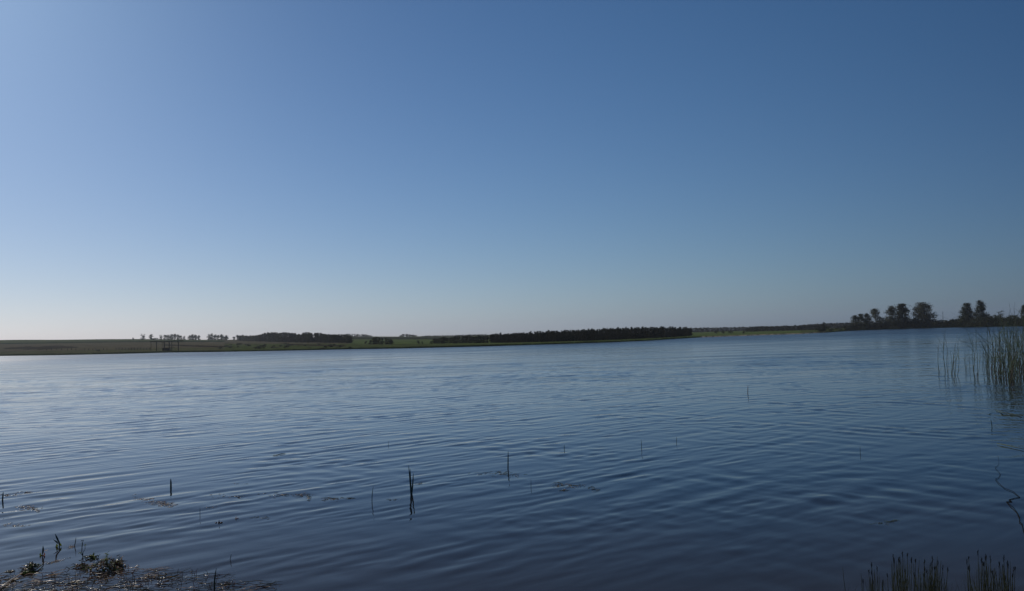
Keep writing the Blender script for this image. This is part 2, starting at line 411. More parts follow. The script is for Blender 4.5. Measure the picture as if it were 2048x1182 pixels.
def make_crown(kind, rg, nt, per, spread, size, mb, mi=0):
    tips = crown_tips(kind, rg, nt)
    for t_ in tips:
        k = max(3, int(per*rg.uniform(.5, 1.5))); s_ = spread*rg.uniform(.6, 1.4)
        pts = rg.normal(0, 1, (k, 3))*np.array([s_, s_, s_*.95])+np.array(t_)
        pts = pts[(pts[:, 2] > .03) & (pts[:, 2] < 1.0)]
        leaf_quads(mb, pts, size, rg, mi)
    return tips
def make_wood(kind, rg, tips, mb, mi=0, r=.018, lean=.02):
    ax = [(lean*math.sin(3*z), lean*math.cos(2*z)-lean, z) for z in (-.03, .12, .3, .5, .7, .88)]
    if kind != 'bush': mb.tube(ax, [r*1.25, r, r*.8, r*.6, r*.38, r*.15], 6, mi)
    for t_ in tips[::2]:
        if kind == 'bush': b0 = Vector((t_[0]*.15, t_[1]*.15, -.02)); rr = r*.5
        else:
            zb = max(.1, t_[2]-.22*rg.uniform(.5, 1.2)); b0 = Vector((lean*math.sin(3*zb), lean*math.cos(2*zb)-lean, zb)); rr = r*.4
        t_ = Vector(t_); mid = (b0+t_)/2+Vector((0, 0, .02)); mb.tube([b0, mid, t_], [rr, rr*.6, rr*.2], 4, mi, cap=False)
# small far trees: one mesh, foliage + wood, unit height, several variants of each shape
def small_proto(kind, seed, leafm, nt=14, per=26, spread=.06, size=.035):
    rg = np.random.default_rng(seed); mb = MB(); tips = make_crown(kind, rg, nt, per, spread, size, mb, 0); make_wood(kind, rg, tips, mb, 1)
    me = bpy.data.meshes.new(kind); me.from_pydata(mb.v, [], mb.f); me.materials.append(leafm); me.materials.append(M_bark); me.polygons.foreach_set('material_index', mb.m); me.update(); return me
DENSE = [small_proto('column', 100+i, M_leafd, 22, 30, .05, .032) for i in range(5)]
ROUND = [small_proto('low', 200+i, M_leaf, 34, 30, .062, .038) for i in range(5)]
PALE = [small_proto('low', 300+i, M_leafp, 28, 26, .062, .04) for i in range(3)]
BUSH = [small_proto('bush', 400+i, M_bush, 22, 26, .10, .055) for i in range(5)]
BUSHG = [small_proto('bush', 450+i, M_leaf, 18, 22, .11, .06) for i in range(2)]
def place(me, name, px, Y, ytop, wpx, label, cat, group=None, wz=.60):
    """stand a unit-height plant on the land in the column px at depth Y, reaching up to ytop, about wpx wide"""
    z = terr(px, Y); top = at(px, ytop, Y).z; Hh = max(.6, top-z); X = upx(px)*Y
    W = wpx*Y/F
    o = bpy.data.objects.new(name, me); scene.collection.objects.link(o)
    o.location = (X, Y, z-.02*Hh); sc = W/wz; o.scale = (sc, sc, Hh); o.rotation_euler = (0, 0, rnd.uniform(0, 6.28))
    return tag(o, label, cat, group)

# the dense plantation on the middle of the far shore
TOPM = [(868, 673), (900, 671), (930, 669.5), (985, 669), (1020, 668), (1060, 665), (1100, 662.7), (1150, 661), (1200, 657.8), (1230, 656.5), (1300, 655), (1345, 655), (1381, 656.5)]
BASEM = [(868, 688.5), (950, 687.2), (1100, 684.6), (1200, 681.5), (1300, 677.5), (1345, 675.2), (1381, 672.6)]
for row, (dy, step, dep) in enumerate(((0.8, 4.2, 0), (.2, 4.6, 7), (-.2, 5.4, 15))):
    p = 982.0 + row*2
    while p < 1381:
        base = Y_at(p, interp(p, BASEM)-.6)+dep+U(-1.5, 1.5)
        place(rnd.choice(DENSE), 'plantation_tree', p, base, interp(p, TOPM)-1.2+rnd.choice((-1.8, -.8, 0, .4, 1.2, 2.4))+U(-.5, .8)+dy, U(6, 9), 'slim dark tree packed in the long dense plantation on the far shore', 'tree', 'trees of the long dense plantation', .36)
        p += step*U(.75, 1.25)
# looser dark trees left of it, with gaps of light between the stems
for k, p in enumerate([868, 874, 879, 884, 889, 894, 900, 905, 909, 914, 919, 925, 930, 934, 939, 943, 948, 952, 957, 961, 966, 970, 975]):
    place(rnd.choice(DENSE), 'shore_tree', p, Y_at(p, interp(p, BASEM)-.4)+U(0, 9), interp(p, TOPM)+U(.5, 4)+(3 if p < 880 else 0), U(8, 12), 'dark tree in the loose row just left of the long plantation', 'tree', 'trees of the loose row by the plantation', .36)

# the wood on the left slope
TOPL = [(478, 670), (490, 669), (505, 671), (520, 668.5), (530, 664.5), (560, 664), (590, 665.5), (600, 668), (610, 664.5), (640, 664), (655, 668), (690, 668.5), (706, 672)]
BASEL = [(478, 682), (560, 684.5), (640, 685.5), (706, 686.5)]
for row, (dep, step) in enumerate(((0, 5.6), (14, 6.4), (34, 8))):
    p = 480.0+row*2
    while p < 706:
        place(rnd.choice(DENSE+ROUND[:2]), 'wood_tree', p, Y_at(p, interp(p, BASEL))+dep+U(-3, 3), interp(p, TOPL)+U(-.6, 2.2), U(9, 14), 'dark tree in the wood on the left slope above the eroded bank', 'tree', 'trees of the wood on the left slope', .5)
        p += step*U(.75, 1.25)
# small clump between the two woods
for p, yt in ((741, 679), (747, 674.5), (753, 673), (759, 675), (765, 676), (771, 675.5), (777, 676.5), (783, 680)):
    place(rnd.choice(DENSE+ROUND[:1]), 'clump_tree', p, Y_at(p, 688.8)+U(0, 5), yt, U(9, 12), 'dark low tree in the small clump standing alone between the two woods', 'tree', 'trees of the small clump', .45)

# trees on the skyline at the left, one by one
for p, yt, w, yb, lab in (
        (266, 675, 4, 678.5, 'tiniest tree on the bare left skyline, far left of the others'),
        (286, 667, 9, 678, 'pale twin-topped tree standing first at the left end of the skyline trees'),
        (302, 668, 8, 678, 'leaning pale tree on the skyline straight above the left post of the open frame'),
        (322, 668.5, 6, 679, 'narrow pale tree on the skyline above the middle of the open frame'),
        (369, 671, 6, 679, 'small pale bush-like tree just right of the dark skyline clump'),
        (398, 670, 7, 678.5, 'small round dark tree alone on the skyline between two clumps')):
    place(rnd.choice(PALE if 'pale' in lab else ROUND), 'skyline_tree', p, Y_at(p, yb)-40, yt, w, lab, 'tree')
for p, yt in ((331, 669.5), (337, 669), (344, 668), (350, 667.5), (356, 668.5), (361, 671)):
    place(rnd.choice(PALE+ROUND), 'skyline_tree', p, Y_at(p, 678.5)-U(20, 60), yt, U(7, 9), 'tree of the skyline clump above the right half of the open frame', 'tree', 'skyline clump above the frame')
for p, yt in ((380, 670), (386, 668), (391, 669)):
    place(rnd.choice(ROUND), 'skyline_tree', p, Y_at(p, 678.5)-U(20, 60), yt, U(7, 9), 'tree of the small three-tree skyline clump right of the open frame', 'tree', 'three-tree skyline clump')
for p, yt in ((418, 667), (424, 666.5), (430, 668), (436, 669), (443, 668), (449, 669), (454, 670.5)):
    place(rnd.choice(ROUND+PALE[:1]), 'skyline_tree', p, Y_at(p, 679)-U(20, 60), yt, U(7, 10), 'tree of the long skyline clump nearest the left wood', 'tree', 'long skyline clump by the wood')
for p, yt in ((468, 673), (475, 669.5), (481, 671)):
    place(rnd.choice(PALE+ROUND[:1]), 'skyline_tree', p, Y_at(p, 680)-U(10, 40), yt, U(6, 8), 'pale thin tree at the left tip of the left wood', 'tree', 'pale trees at the tip of the wood')
for p in np.arange(642, 742, 5.2):
    p = float(p); place(rnd.choice(ROUND+DENSE), 'ridge_tree', p, 880+U(-30, 30), interp(p, [(642, 668), (700, 667.5), (728, 668.5), (742, 670.5)])+U(-.6, .8), U(7, 10), 'far ridge tree showing behind the right end of the left wood', 'tree', 'ridge row behind the left wood')
for p, yt in ((802, 670), (807, 668), (813, 667.6), (819, 668.5), (825, 669), (830, 670)):
    place(rnd.choice(ROUND), 'ridge_tree', p, 900+U(-20, 20), yt, U(7, 10), 'tree of the rounded ridge clump in the gap right of the small clump', 'tree', 'rounded clump on the far ridge')
for p in np.arange(846, 990, 5.0):
    p = float(p); place(rnd.choice(ROUND+DENSE), 'ridge_tree', p, 800+U(-30, 30), interp(p, [(846, 671.5), (885, 669.8), (990, 668.2)])+U(-.6, .8), U(7, 10), 'far ridge tree above the loose row by the plantation', 'tree', 'ridge row above the loose row')

# the far belt right of the plantation: too many and too merged to count
rgb = np.random.default_rng(77); belt = MB()
def belt_tree(p, Y, yt, w):
    z = terr(p, Y); Hh = max(.8, at(p, yt, Y).z-z); W = w*Y/F; X = upx(p)*Y; vs_ = []
    n_ = int(130); zz_ = rgb.uniform(.02, 1, n_); an = rgb.uniform(0, 6.28, n_); rr = .5*np.sqrt(np.clip(1-((zz_-.45)/.56)**2, 0.02, 1))*rgb.uniform(.2, 1, n_)
    leaf_quads(belt, np.stack([X+W*rr*np.cos(an), Y+W*rr*np.sin(an), z+Hh*zz_], -1), .10*Hh, rgb, 0)
    belt.tube([(X, Y, z-.2), (X, Y, z+.7*Hh)], [.03*Hh, .01*Hh], 4, 1)
for p in np.arange(1378, 1712, 2.6):
    p = float(p); top = interp(p, [(1378, 656), (1430, 655), (1500, 653.5), (1560, 652), (1620, 649), (1660, 646.5), (1712, 645)])
    belt_tree(p, 640+U(-30, 40), top+U(-.8, 1.2), U(5, 8))
for p in np.arange(1494, 1648, 3.4):
    p = float(p); belt_tree(p, 470+U(-20, 20), interp(p, [(1494, 656), (1510, 653), (1580, 652), (1648, 650)])+U(-.5, 1), U(7, 10))
o = belt.build('far_wood_belt', [M_leafd, M_bark]); tag(o, 'low dark belt of far woodland running right from the plantation to the tall shore trees', 'woodland', kind='stuff')
for p, yt, w, yb, lab in ((1432, 661, 8, 667, 'leftmost dark bush on the green meadow before the far belt'), (1446, 660, 7, 667, 'dark bush on the meadow, right of the leftmost one'), (1461, 661, 10, 667, 'wide low dark bush in the middle of the meadow before the far belt'), (1487, 661.5, 6, 667, 'smallest dark bush on the meadow, beside where the dark belt begins')):
    place(rnd.choice(BUSH), 'meadow_bush', p, Y_at(p, yb), yt, w, lab, 'bush', wz=1.15)

# scattered bushes on the left and middle banks
for p, yt, w, yb, lab in (
        (732, 681, 5, 687.5, 'thin pale bush just left of the small tree clump'),
        (836, 680.5, 10, 688, 'round green bush alone on the bright meadow left of the loose tree row'),
        (844, 682.5, 5, 688, 'little green bush touching the right side of the round green one'),
        (862, 682, 6, 688.5, 'low dark bush at the left end of the loose tree row'),
        (520, 690, 17, 697.5, 'wide dark bush on the bank below the left wood'),
        (700, 695.5, 9, 698.5, 'low dark bush on the water edge right of the eroded bank'),
        (197, 699, 9, 703, 'dark low bush among the fence posts on the left pasture'),
        (444, 675, 9, 681, 'dark bush under the long skyline clump'),
        (311, 675.5, 12, 681, 'dark rounded bush behind the left end of the open frame'),
        (240, 704.5, 10, 708.5, 'low green bush on the water edge left of the open frame'),
        (118, 706.5, 14, 711, 'flat green bush on the water edge below the fence posts')):
    place(rnd.choice(BUSHG if 'green' in lab else BUSH), 'bush', p, max(Y_at(p, yb), shore_Y(p)+1.5), yt, w, lab, 'bush', wz=1.15)
for i in range(34):   # scrub along the eroded bank
    p = U(440, 700); yb = U(689, 698) if p < 560 else U(689, 696)
    place(rnd.choice(BUSH+BUSHG), 'scrub_bush', p, max(Y_at(p, yb), shore_Y(p)+1.5), yb-U(1.5, 3.8), U(5, 14), 'low scrub on the eroded bank below the left wood', 'bush', 'scrub on the eroded bank', 1.15)

# ------------------------------------------------------------------ right shore: tall trees, each with trunk and crown
def big_tree(px, yt, wpx, kind, label, leafm, name='birch_tree', Y=None, seed=0, nt=92, per=60, bare=False):
    Y = Y or shore_Y(px)+9; z = terr(px, Y); Hh = at(px, yt, Y).z-z; W = 1.16*wpx*Y/F; X = upx(px)*Y
    wz = .60 if kind == 'round' else (.50 if kind == 'pyramid' else .36)
    rg = np.random.default_rng(seed)
    root = empty(name, (X, Y, z-.05), label, 'tree')
    cr = MB(); tips = make_crown(kind, rg, nt, per, .044, .0165, cr)
    wd = MB(); make_wood(kind, rg, tips, wd, 0, .014, .018)
    sc = W/wz
    def S(mb): mb.v = [(v[0]*sc, v[1]*sc, v[2]*Hh) for v in mb.v]
    S(wd); wd.build('trunk', M_bark if not bare else M_dry, root)
    if not bare: S(cr); cr.build('crown', leafm, root)
    return root
big_tree(1711, 630, 20, 'round', 'leftmost tree of the right shore group, low and dark with a rounded crown', M_leaf, 'shore_tree', seed=1)
big_tree(1722, 627, 20, 'round', 'dark rounded tree second from the left in the right shore group', M_leaf, 'shore_tree', seed=2)
big_tree(1735, 626, 17, 'round', 'dark tree tucked left of the tall airy birch in the leftmost shore cluster', M_leaf, 'shore_tree', seed=3)
big_tree(1751, 615.5, 26, 'round', 'tall airy birch with see-through crown at the right of the leftmost shore cluster', M_leaf2, seed=4, nt=66)
big_tree(1786, 610.5, 27, 'round', 'left tree of the touching pair in the middle of the right shore', M_leaf2, seed=5)
big_tree(1805, 607, 26, 'column', 'right tree of the touching pair, forked at the top with a branch poking right', M_leaf, seed=6)
big_tree(1832, 628, 15, 'round', 'small pale tree leaning against the left of the broad solitary birch', M_leaf2, 'young_tree', seed=7, nt=24)
big_tree(1849, 603.5, 38, 'round', 'broad tall solitary birch with double crown right of the touching pair', M_leaf2, seed=8, nt=120)
big_tree(1886, 617, 10, 'column', 'thin leafless tree standing between the broad birch and the two pointed trees', M_dry, 'dead_tree', seed=9, nt=18, bare=True)
big_tree(1935.5, 605.5, 25, 'pyramid', 'left one of the two pointed pyramid-shaped trees above the bushes', M_leaf, 'pointed_tree', seed=10, nt=120)
big_tree(1962, 600, 23, 'pyramid', 'right and taller one of the two pointed pyramid-shaped trees', M_leaf, 'pointed_tree', seed=11, nt=120)
big_tree(2001, 619, 23, 'round', 'low sparse reddish tree standing behind the reeds', M_leafp, 'young_tree', seed=12, nt=22, per=24)
big_tree(2050, 609, 15, 'pyramid', 'tree cut by the right edge of the photo behind the reeds', M_leaf, 'pointed_tree', seed=13)
big_tree(2120, 600, 34, 'round', 'birch outside the right edge of the photo', M_leaf2, seed=14)
# bush belt at their feet
TOPB = [(1700, 652), (1712, 648), (1740, 645), (1760, 645), (1775, 640), (1800, 640), (1830, 641), (1870, 640), (1886, 640), (1900, 639.5), (1925, 637), (1950, 636), (1978, 628), (1990, 632), (2020, 630), (2048, 631), (2200, 628)]
p = 1700.0
while p < 2150:
    for dep, up in ((3, 2.2), (12, 0)):
        place(rnd.choice(BUSH+BUSHG), 'shore_bush', p+U(-2, 2), shore_Y(p)+dep+U(-1, 2), interp(p, TOPB)+rnd.choice((-2.5, -1, 0, 1.5, 3.5))+U(-1, 1)+up, U(10, 22), 'dark bush in the belt at the feet of the right shore trees', 'bush', 'bush belt under the right shore trees', 1.15)
    p += U(5, 8)
for p, yt, w, yb, lab in ((1647, 644, 9, 660, 'small upright dark tree above the bushes left of the right shore group'), (1652, 652, 24, 662.5, 'broad dark bush below the small upright tree'), (1637, 655, 14, 663.5, 'low dark bush left of the broad one, nearest the sandy strip'), (1676, 654, 18, 661.5, 'low greenish bush between the broad dark bush and the shore trees'), (1690, 651, 16, 660.5, 'dark bush touching the leftmost shore tree'), (1663, 657, 10, 662.5, 'tiny brownish bush on the water edge')):
    place(rnd.choice(DENSE if 'tree above' in lab else BUSH), 'shore_bush' if 'tree above' not in lab else 'young_tree', p, shore_Y(p)+U(3, 9), yt, w, lab, 'bush' if 'tree above' not in lab else 'tree', wz=.4 if 'tree above' in lab else 1.15)
# ragged herbs and grass tufts along the far waterline
hb = MB(); rgh = np.random.default_rng(9)
for p in np.arange(-60, 2110, 1.3):
    p = float(p); s = shore_Y(p)
    if 1400 < p < 1640 and rnd.random() < .8: continue
    for k in range(2):
        Y = s+U(.3, 2.5); X = upx(p+U(-1, 1))*Y; hh = U(.15, .55)*(1.3 if p > 1650 else 1)
        for q_ in range(5):
            a_ = U(0, 6.28); r_ = U(0, .5); b0 = Vector((X+r_*math.cos(a_), Y+r_*math.sin(a_), .02)); tp = b0+Vector((U(-.15, .15), U(-.1, .1), hh*U(.6, 1)))
            w_ = Vector((.05, .02, 0)); hb.add([b0-w_, b0+w_, tp], [(0, 1, 2)])
o = hb.build('shore_grass', mat('shore_grass', (.035, .05, .018), .85, .4, .6, transl=.15)); tag(o, 'ragged grass along the far waterline', 'grass', kind='stuff')

# ------------------------------------------------------------------ open timber frame and fence posts on the left pasture
Yf = Y_at(330, 701.5); zf = terr(330, Yf)
root = empty('open_frame', (upx(330)*Yf, Yf, zf), 'dark flat-topped open timber frame on posts by the water on the left pasture', 'shelter')
def loc_of(px, py, Y): v = at(px, py, Y); return v - Vector((upx(330)*Yf, Yf, zf))
top_l = loc_of(301, 683.6, Yf); top_r = loc_of(358, 683.2, Yf); zt = top_l.z
mb = MB()
for dy in (0, 3.2):
    mb.box(((top_l.x+top_r.x)/2, dy, zt), (top_r.x-top_l.x+.5, .18, .20))
for k in range(7):
    x = top_l.x+(top_r.x-top_l.x)*k/6; mb.box((x, 1.6, zt+.16), (.12, 3.9, .10))
mb.build('roof_beams', M_wood, root)
for px_, w_, dy in ((302, .10, 0), (313, .20, 0), (317, .08, 3.2), (328.5, .26, 0), (331, .24, 3.2), (343.5, .16, 0), (356.5, .15, 0), (350, .06, 3.2)):
    x = loc_of(px_, 690, Yf).x; q = MB(); q.box((x, dy, (zt-.11)/2-.3), (w_, w_, zt-.11+.6)); q.build('post', M_wood, root)
q = MB(); q.box((loc_of(339, 690, Yf).x, 0, 1.0), (top_r.x-top_l.x-6.5, .08, .12)); q.build('rail', M_wood, root)
q = MB(); q.box((loc_of(330, 690, Yf).x, 1.2, .45), (2.4, 1.6, .9), rz=.1); q.box((loc_of(330, 690, Yf).x, 1.2, .96), (2.7, 1.9, .1), rz=.1); q.build('bench_box', M_wood, root)

def post(px, py, h_, label, group):
    Y = Y_at(px, py); z = terr(px, Y); q = MB(); ln = U(-.06, .06)
    q.tube([(0, 0, -.2), (ln*.5, 0, h_*.5), (ln, 0, h_)], [.11, .10, .085], 7)
    o = q.build('fence_post', M_wood, loc=(upx(px)*Y, Y, z)); return tag(o, label, 'post', group)
for px_ in (93, 103, 113.5, 123.5, 135, 143, 152, 170, 177.5, 185.5, 192, 207.5, 214):
    post(px_, 701.2-.004*px_+U(-.4, .4), U(.75, 1.25), 'weathered fence post in the broken line on the left pasture', 'broken line of fence posts')
# rail fence running on towards the frame
for i, px_ in enumerate(np.linspace(232, 300, 12)):
    px_ = float(px_); post(px_, 700.2, 1.05, 'post of the closed fence running up to the open frame', 'fence posts by the frame')
q = MB(); pp = []
for px_ in np.linspace(232, 300, 12):
    px_ = float(px_); Y = Y_at(px_, 700.2); pp.append(Vector((upx(px_)*Y, Y, terr(px_, Y))))
for zr_ in (.35, .62, .9): q.tube([v+Vector((0, -.12, zr_)) for v in pp], .05, 5)
o = q.build('fence_rails', M_wood); tag(o, 'three dark rails nailed along the fence left of the open frame', 'fence')

# ------------------------------------------------------------------ reeds at the right edge
def stem_pts(base, top, bend, n_=7):
    base = Vector(base); top = Vector(top); side = Vector((U(-1, 1), U(-1, 1), 0)).normalized()
    return [base.lerp(top, i/(n_-1))+side*bend*math.sin(math.pi*(i/(n_-1)))*1.1+Vector((0, 0, 0)) for i in range(n_)]
def reed_stem(mb, base, top, r=.006, leaves=2, mi=0, head=False):
    L = (Vector(top)-Vector(base)).length
    pts = stem_pts(base+Vector((0, 0, -.25)), top, U(.02, .07)*L)
    mb.tube(pts, [r*(1.2-.9*i/6) for i in range(7)], 5, mi)
    for k in range(leaves):
        f_ = U(.15, .8); i = int(f_*6); p0 = pts[i].lerp(pts[i+1], f_*6-i); a_ = U(0, 6.28); ln = U(.25, .55)*L
        up = U(.45, 1.2); dr = Vector((math.cos(a_), math.sin(a_), 0)); lp = []
        droop = U(0, .5)
        for j in range(6):
            t_ = j/5; lp.append(p0+dr*ln*(.38*t_+.5*droop*t_*t_)+Vector((0, 0, ln*(up*t_-droop*1.1*t_*t_)*.85)))
        w0 = U(.010, .018); mb.blade(lp, [w0*.7, w0, w0*.9, w0*.7, w0*.45, .001], mi=mi)
    if head:
        d_ = (pts[-1]-pts[-2]).normalized(); mb.tube([pts[-1], pts[-1]+d_*.06, pts[-1]+d_*.14], [.004, .010, .002], 6, 2)
def reed_clump(items, label, group=None, n_leaf=(2, 4)):
    c0 = ground(items[0][0], items[0][1]); root = empty('reed_clump', c0, label, 'reeds', group)
    for (bx, by, tx, ty) in items:
        b0 = ground(bx, by); t0 = at(tx, ty, b0.y+U(-.5, .5))
        mb = MB(); mi = 1 if rnd.random() < .15 else 0
        reed_stem(mb, b0-c0, t0-c0, U(.005, .0095), rnd.randint(*n_leaf), mi, head=False)
        if rnd.random() < .22: mb.tube([b0-c0+Vector((.01, 0, -.2)), (b0-c0).lerp(t0-c0, U(.15, .3))], [.013, .010], 5, 3)
        mb.build('stem', [M_reed, M_reeddry, M_seed, M_reedred], root)
    return root
reed_clump([(1877, 735, 1880, 673), (1878, 741, 1876, 705), (1881, 744, 1878, 690), (1889, 738, 1886, 690)], 'thin sparse reeds forming the leftmost edge of the reed bed')
reed_clump([(1893, 743, 1891, 655), (1895, 746, 1890, 668), (1898, 748, 1896, 692), (1901, 749, 1900, 700), (1904, 748, 1917, 663), (1903, 747, 1909, 694), (1908, 747, 1911, 690), (1911, 752, 1911, 687), (1912, 752, 1914, 682), (1910, 750, 1920, 668)], 'thick dark-footed reed tuft standing apart in front at the left of the reed bed')
reed_clump([(1932, 738, 1930, 700), (1934, 741, 1932, 703), (1939, 742, 1937, 698), (1945, 744, 1941, 668), (1944, 741, 1953, 655), (1949, 752, 1947, 665), (1952, 757, 1949, 722), (1953, 757, 1960, 690), (1955, 748, 1951, 660)], 'second reed tuft, split from the first by a strip of open water')
reed_clump([(1963, 736, 1961, 655), (1969, 738, 1972, 672), (1970, 740, 1968, 698), (1973, 744, 1971, 690), (1976, 746, 1980, 650), (1979, 744, 1975, 640), (1982, 748, 1986, 672), (1985, 745, 1988, 668)], 'reed tuft with dark thick blades in the middle of the reed bed')
k = 0
cl = [('foremost green reed tuft whose reflection reaches lowest', [(2019, 767, 2012, 640), (2021, 772, 2024, 690), (2020, 765, 2030, 655), (2017, 762, 2016, 700), (2023, 760, 2028, 640), (2025, 758, 2020, 618)]),
      ('tallest reed tuft, its tips standing high above the far trees', [(2022, 752, 2018, 605), (2030, 750, 2026, 612), (2034, 752, 2030, 604), (2038, 754, 2044, 625), (2028, 748, 2020, 640), (2042, 750, 2038, 622)])]
for lab, it in cl: reed_clump(it, lab)
labs = ['dense reeds filling the water left of the foremost tuft', 'dense reeds behind the foremost tuft', 'dense reeds right of the foremost tuft', 'dense back reeds along the far side of the reed bed', 'dense reeds reaching the right edge of the photo']
xr = [(1972, 2006), (1992, 2026), (2014, 2046), (1962, 2048), (2034, 2072)]
for lab, (xa, xb) in zip(labs, xr):
    it = []
    for j in range(22 if xa < 1980 else 28):
        bx = xb-(xb-xa)*rnd.random()**1.35; by = U(738, 762) if 'back' not in lab else U(724, 738); tx = bx+rnd.gauss(0, 12)+2; ty = U(632, 712)-(bx-1985)*.25
        if 'back' in lab: ty = max(640, ty)
        it.append((bx, by, tx, ty))
    reed_clump(it, lab)
for kk, (xa, xb) in enumerate(((2060, 2100), (2095, 2150), (2140, 2210))):
    reed_clump([(U(xa, xb), U(730, 790), U(xa-10, xb+10), U(590, 680)) for j in range(22)], 'reeds outside the right edge of the photo', 'reeds beyond the right edge')
# long fallen stems crossing the bed
def fallen(pts, label, r=.006, m_=M_reed, name='bent_reed'):
    V = [at(px, py, Y) for px, py, Y in pts]; mb = MB(); c = V[0].copy(); n_ = len(V)
    mb.tube([v-c for v in V], [r*(1-.75*i/(n_-1)) for i in range(n_)], 5); o = mb.build(name, m_, loc=c); return tag(o, label, 'reed')
fallen([(2003, 740, 27), (1975, 690, 27), (1940, 645, 27), (1903, 625, 27)], 'long bent reed leaning left, its tip drawn against the sky above the bushes')
fallen([(1990, 735, 28), (1960, 680, 28), (1925, 652, 28), (1885, 633, 28), (1868, 625, 28)], 'longest bent reed, its tip ending in the sky beside the broad birch', .0045)
fallen([(2010, 735, 26), (1985, 690, 26), (1950, 664, 26), (1925, 673, 26), (1917, 678, 26)], 'reed bent over into an arch above the open water gap')
fallen([(1982, 725, 28), (1965, 690, 28), (1938, 687, 28), (1920, 681, 28), (1912, 671, 28)], 'dark reed bent level with the water behind the second tuft')
fallen([(1990, 728, 28), (1965, 694, 28), (1935, 693, 28), (1922, 701, 28)], 'dark reed stem drooping just under the level one', .005)
fallen([(2046, 720, 24), (2030, 665, 24), (2012, 668, 24), (1992, 672, 24)], 'dark reed bent flat across the middle of the dense bed')
fallen([(2001, 735, 27), (1999, 680, 27), (1978, 655, 27), (1965, 647, 27), (1955, 640, 27)], 'pale reed leaning left in front of the bush belt', .005, M_reeddry)

# ------------------------------------------------------------------ single shoots standing in the open water
def shoot(blades, label, w=.012, name='reed_shoot', m_=M_shoot, cat='reed'):
    """blades: (base px, base py, tip px, tip py, bend)"""
    c = ground(blades[0][0], blades[0][1]); root = empty(name, c, label, cat)
    for (bx, by, tx, ty, bend) in blades:
        b0 = ground(bx, by)-c; t0 = at(tx, ty, ground(bx, by).y)-c; n_ = 8; pts = []
        for i in range(n_):
            t_ = (i/(n_-1)); pts.append(b0.lerp(t0, t_)+Vector((bend*math.sin(math.pi*t_), 0, 0)))
        pts = [b0+Vector((0, 0, -.15))]+pts
        mb = MB(); mb.tube(pts, [w/2*v for v in (1, 1, 1, 1, .95, .9, .75, .5, .12)], 6); mb.build('blade', m_, root, smooth=True)
    return root
shoot([(822, 988, 817, 930, .003), (823, 988, 820.5, 937, -.004), (823.5, 987, 826.5, 945, .004)], 'three tall dark green shoots rising together, the tallest in the near water', .021)
shoot([(1016, 937, 1016.3, 901, .0)], 'single straight dark shoot beside a brown weed patch near the middle', .020)
shoot([(744, 1004, 747, 971, -.006)], 'single thin curved shoot just left of the three tall shoots', .010)
shoot([(342, 976, 341.5, 957, .0), (341.6, 974, 341.2, 957.5, .003)], 'short thick dark shoot above the glittering weed patch on the left', .024)
shoot([(5, 1001, 6.5, 983, .0)], 'dark stub of a shoot at the left edge', .018)
shoot([(1128.5, 898, 1128.5, 889, 0)], 'tiny dark shoot right of the single straight one', .010)
shoot([(1283, 897, 1282, 878, .004)], 'thin short shoot alone in the middle right of the water', .009)
shoot([(1720.5, 906, 1720, 892, 0)], 'faint tiny shoot farthest right in the open water', .007)
shoot([(777, 890, 777, 881, 0)], 'faint tiny shoot far out behind the tall three', .006)
shoot([(1062, 975, 1062, 957, 0)], 'hair-thin shoot between the middle shoot and the brown weed strands', .006)
shoot([(1353, 884, 1353, 873, 0)], 'hair-thin shoot right of the thin short one', .008)
shoot([(1984, 853, 1981, 838, .004), (1977, 829, 1982, 826, .01)], 'thin dark shoot before the reed bed at the right edge', .014)
shoot([(400, 1030, 400, 1014, 0)], 'hair-thin shoot left of the floating dead leaf', .006)
shoot([(149, 1092, 152, 1074, .002)], 'thin upright shoot between the arrow-shaped plant and the flowering stems', .008)
shoot([(429, 1180, 433, 1135, -.006)], 'thin green stem with a knob, rising from the bottom edge of the weed mat', .013)
shoot([(460, 1120, 463, 1107, 0)], 'hair-thin stem above the right part of the weed mat', .006)
shoot([(1495.5, 787, 1496, 770, 0)], 'reddish brown stub standing alone far out in the open water', .020, 'reed_stub', M_float)

# arrow plant, small leaf shoots and flower stems by the weed mat
def leafy(base, parts, label, name, cat='water plant'):
    c = ground(*base); root = empty(name, c, label, cat); Y = c.y
    for nm, pts, w, m_ in parts:
        V = [at(px, py, Y)-c for px, py in pts]; n_ = len(V); mb = MB()
        dense_ = []
        for i in range(n_-1):
            for s_ in range(3): dense_.append(V[i].lerp(V[i+1], s_/3))
        dense_.append(V[-1]); k_ = len(dense_)
        if nm in ('leaf', 'blossom'): mb.blade(dense_, [max(.001, w*math.sin(math.pi*min(1, .12+.88*i/(k_-1)))) for i in range(k_)], side=(1, .25, .15), fold=.5)
        else: mb.tube([Vector((V[0].x, 0, -.1))]+dense_, [w/2]*(k_)+[w/4], 5)
        mb.build(nm, m_, root)
    return root
leafy((119, 1094), [('stem', [(119, 1094), (119, 1086), (116, 1079)], .011, M_shoot), ('leaf', [(118, 1086), (114, 1077), (110, 1067)], .018, M_shoot), ('leaf', [(117, 1088), (112, 1083), (106.5, 1079)], .014, M_shoot),
                    ('leaf', [(112, 1094.5), (115, 1089), (121, 1089), (123.5, 1093)], .026, M_fresh), ('leaf', [(105, 1097), (112, 1094), (119, 1093)], .009, M_shoot)], 'arrow-shaped green water plant with two raised leaves near the lower left corner', 'water_plant')
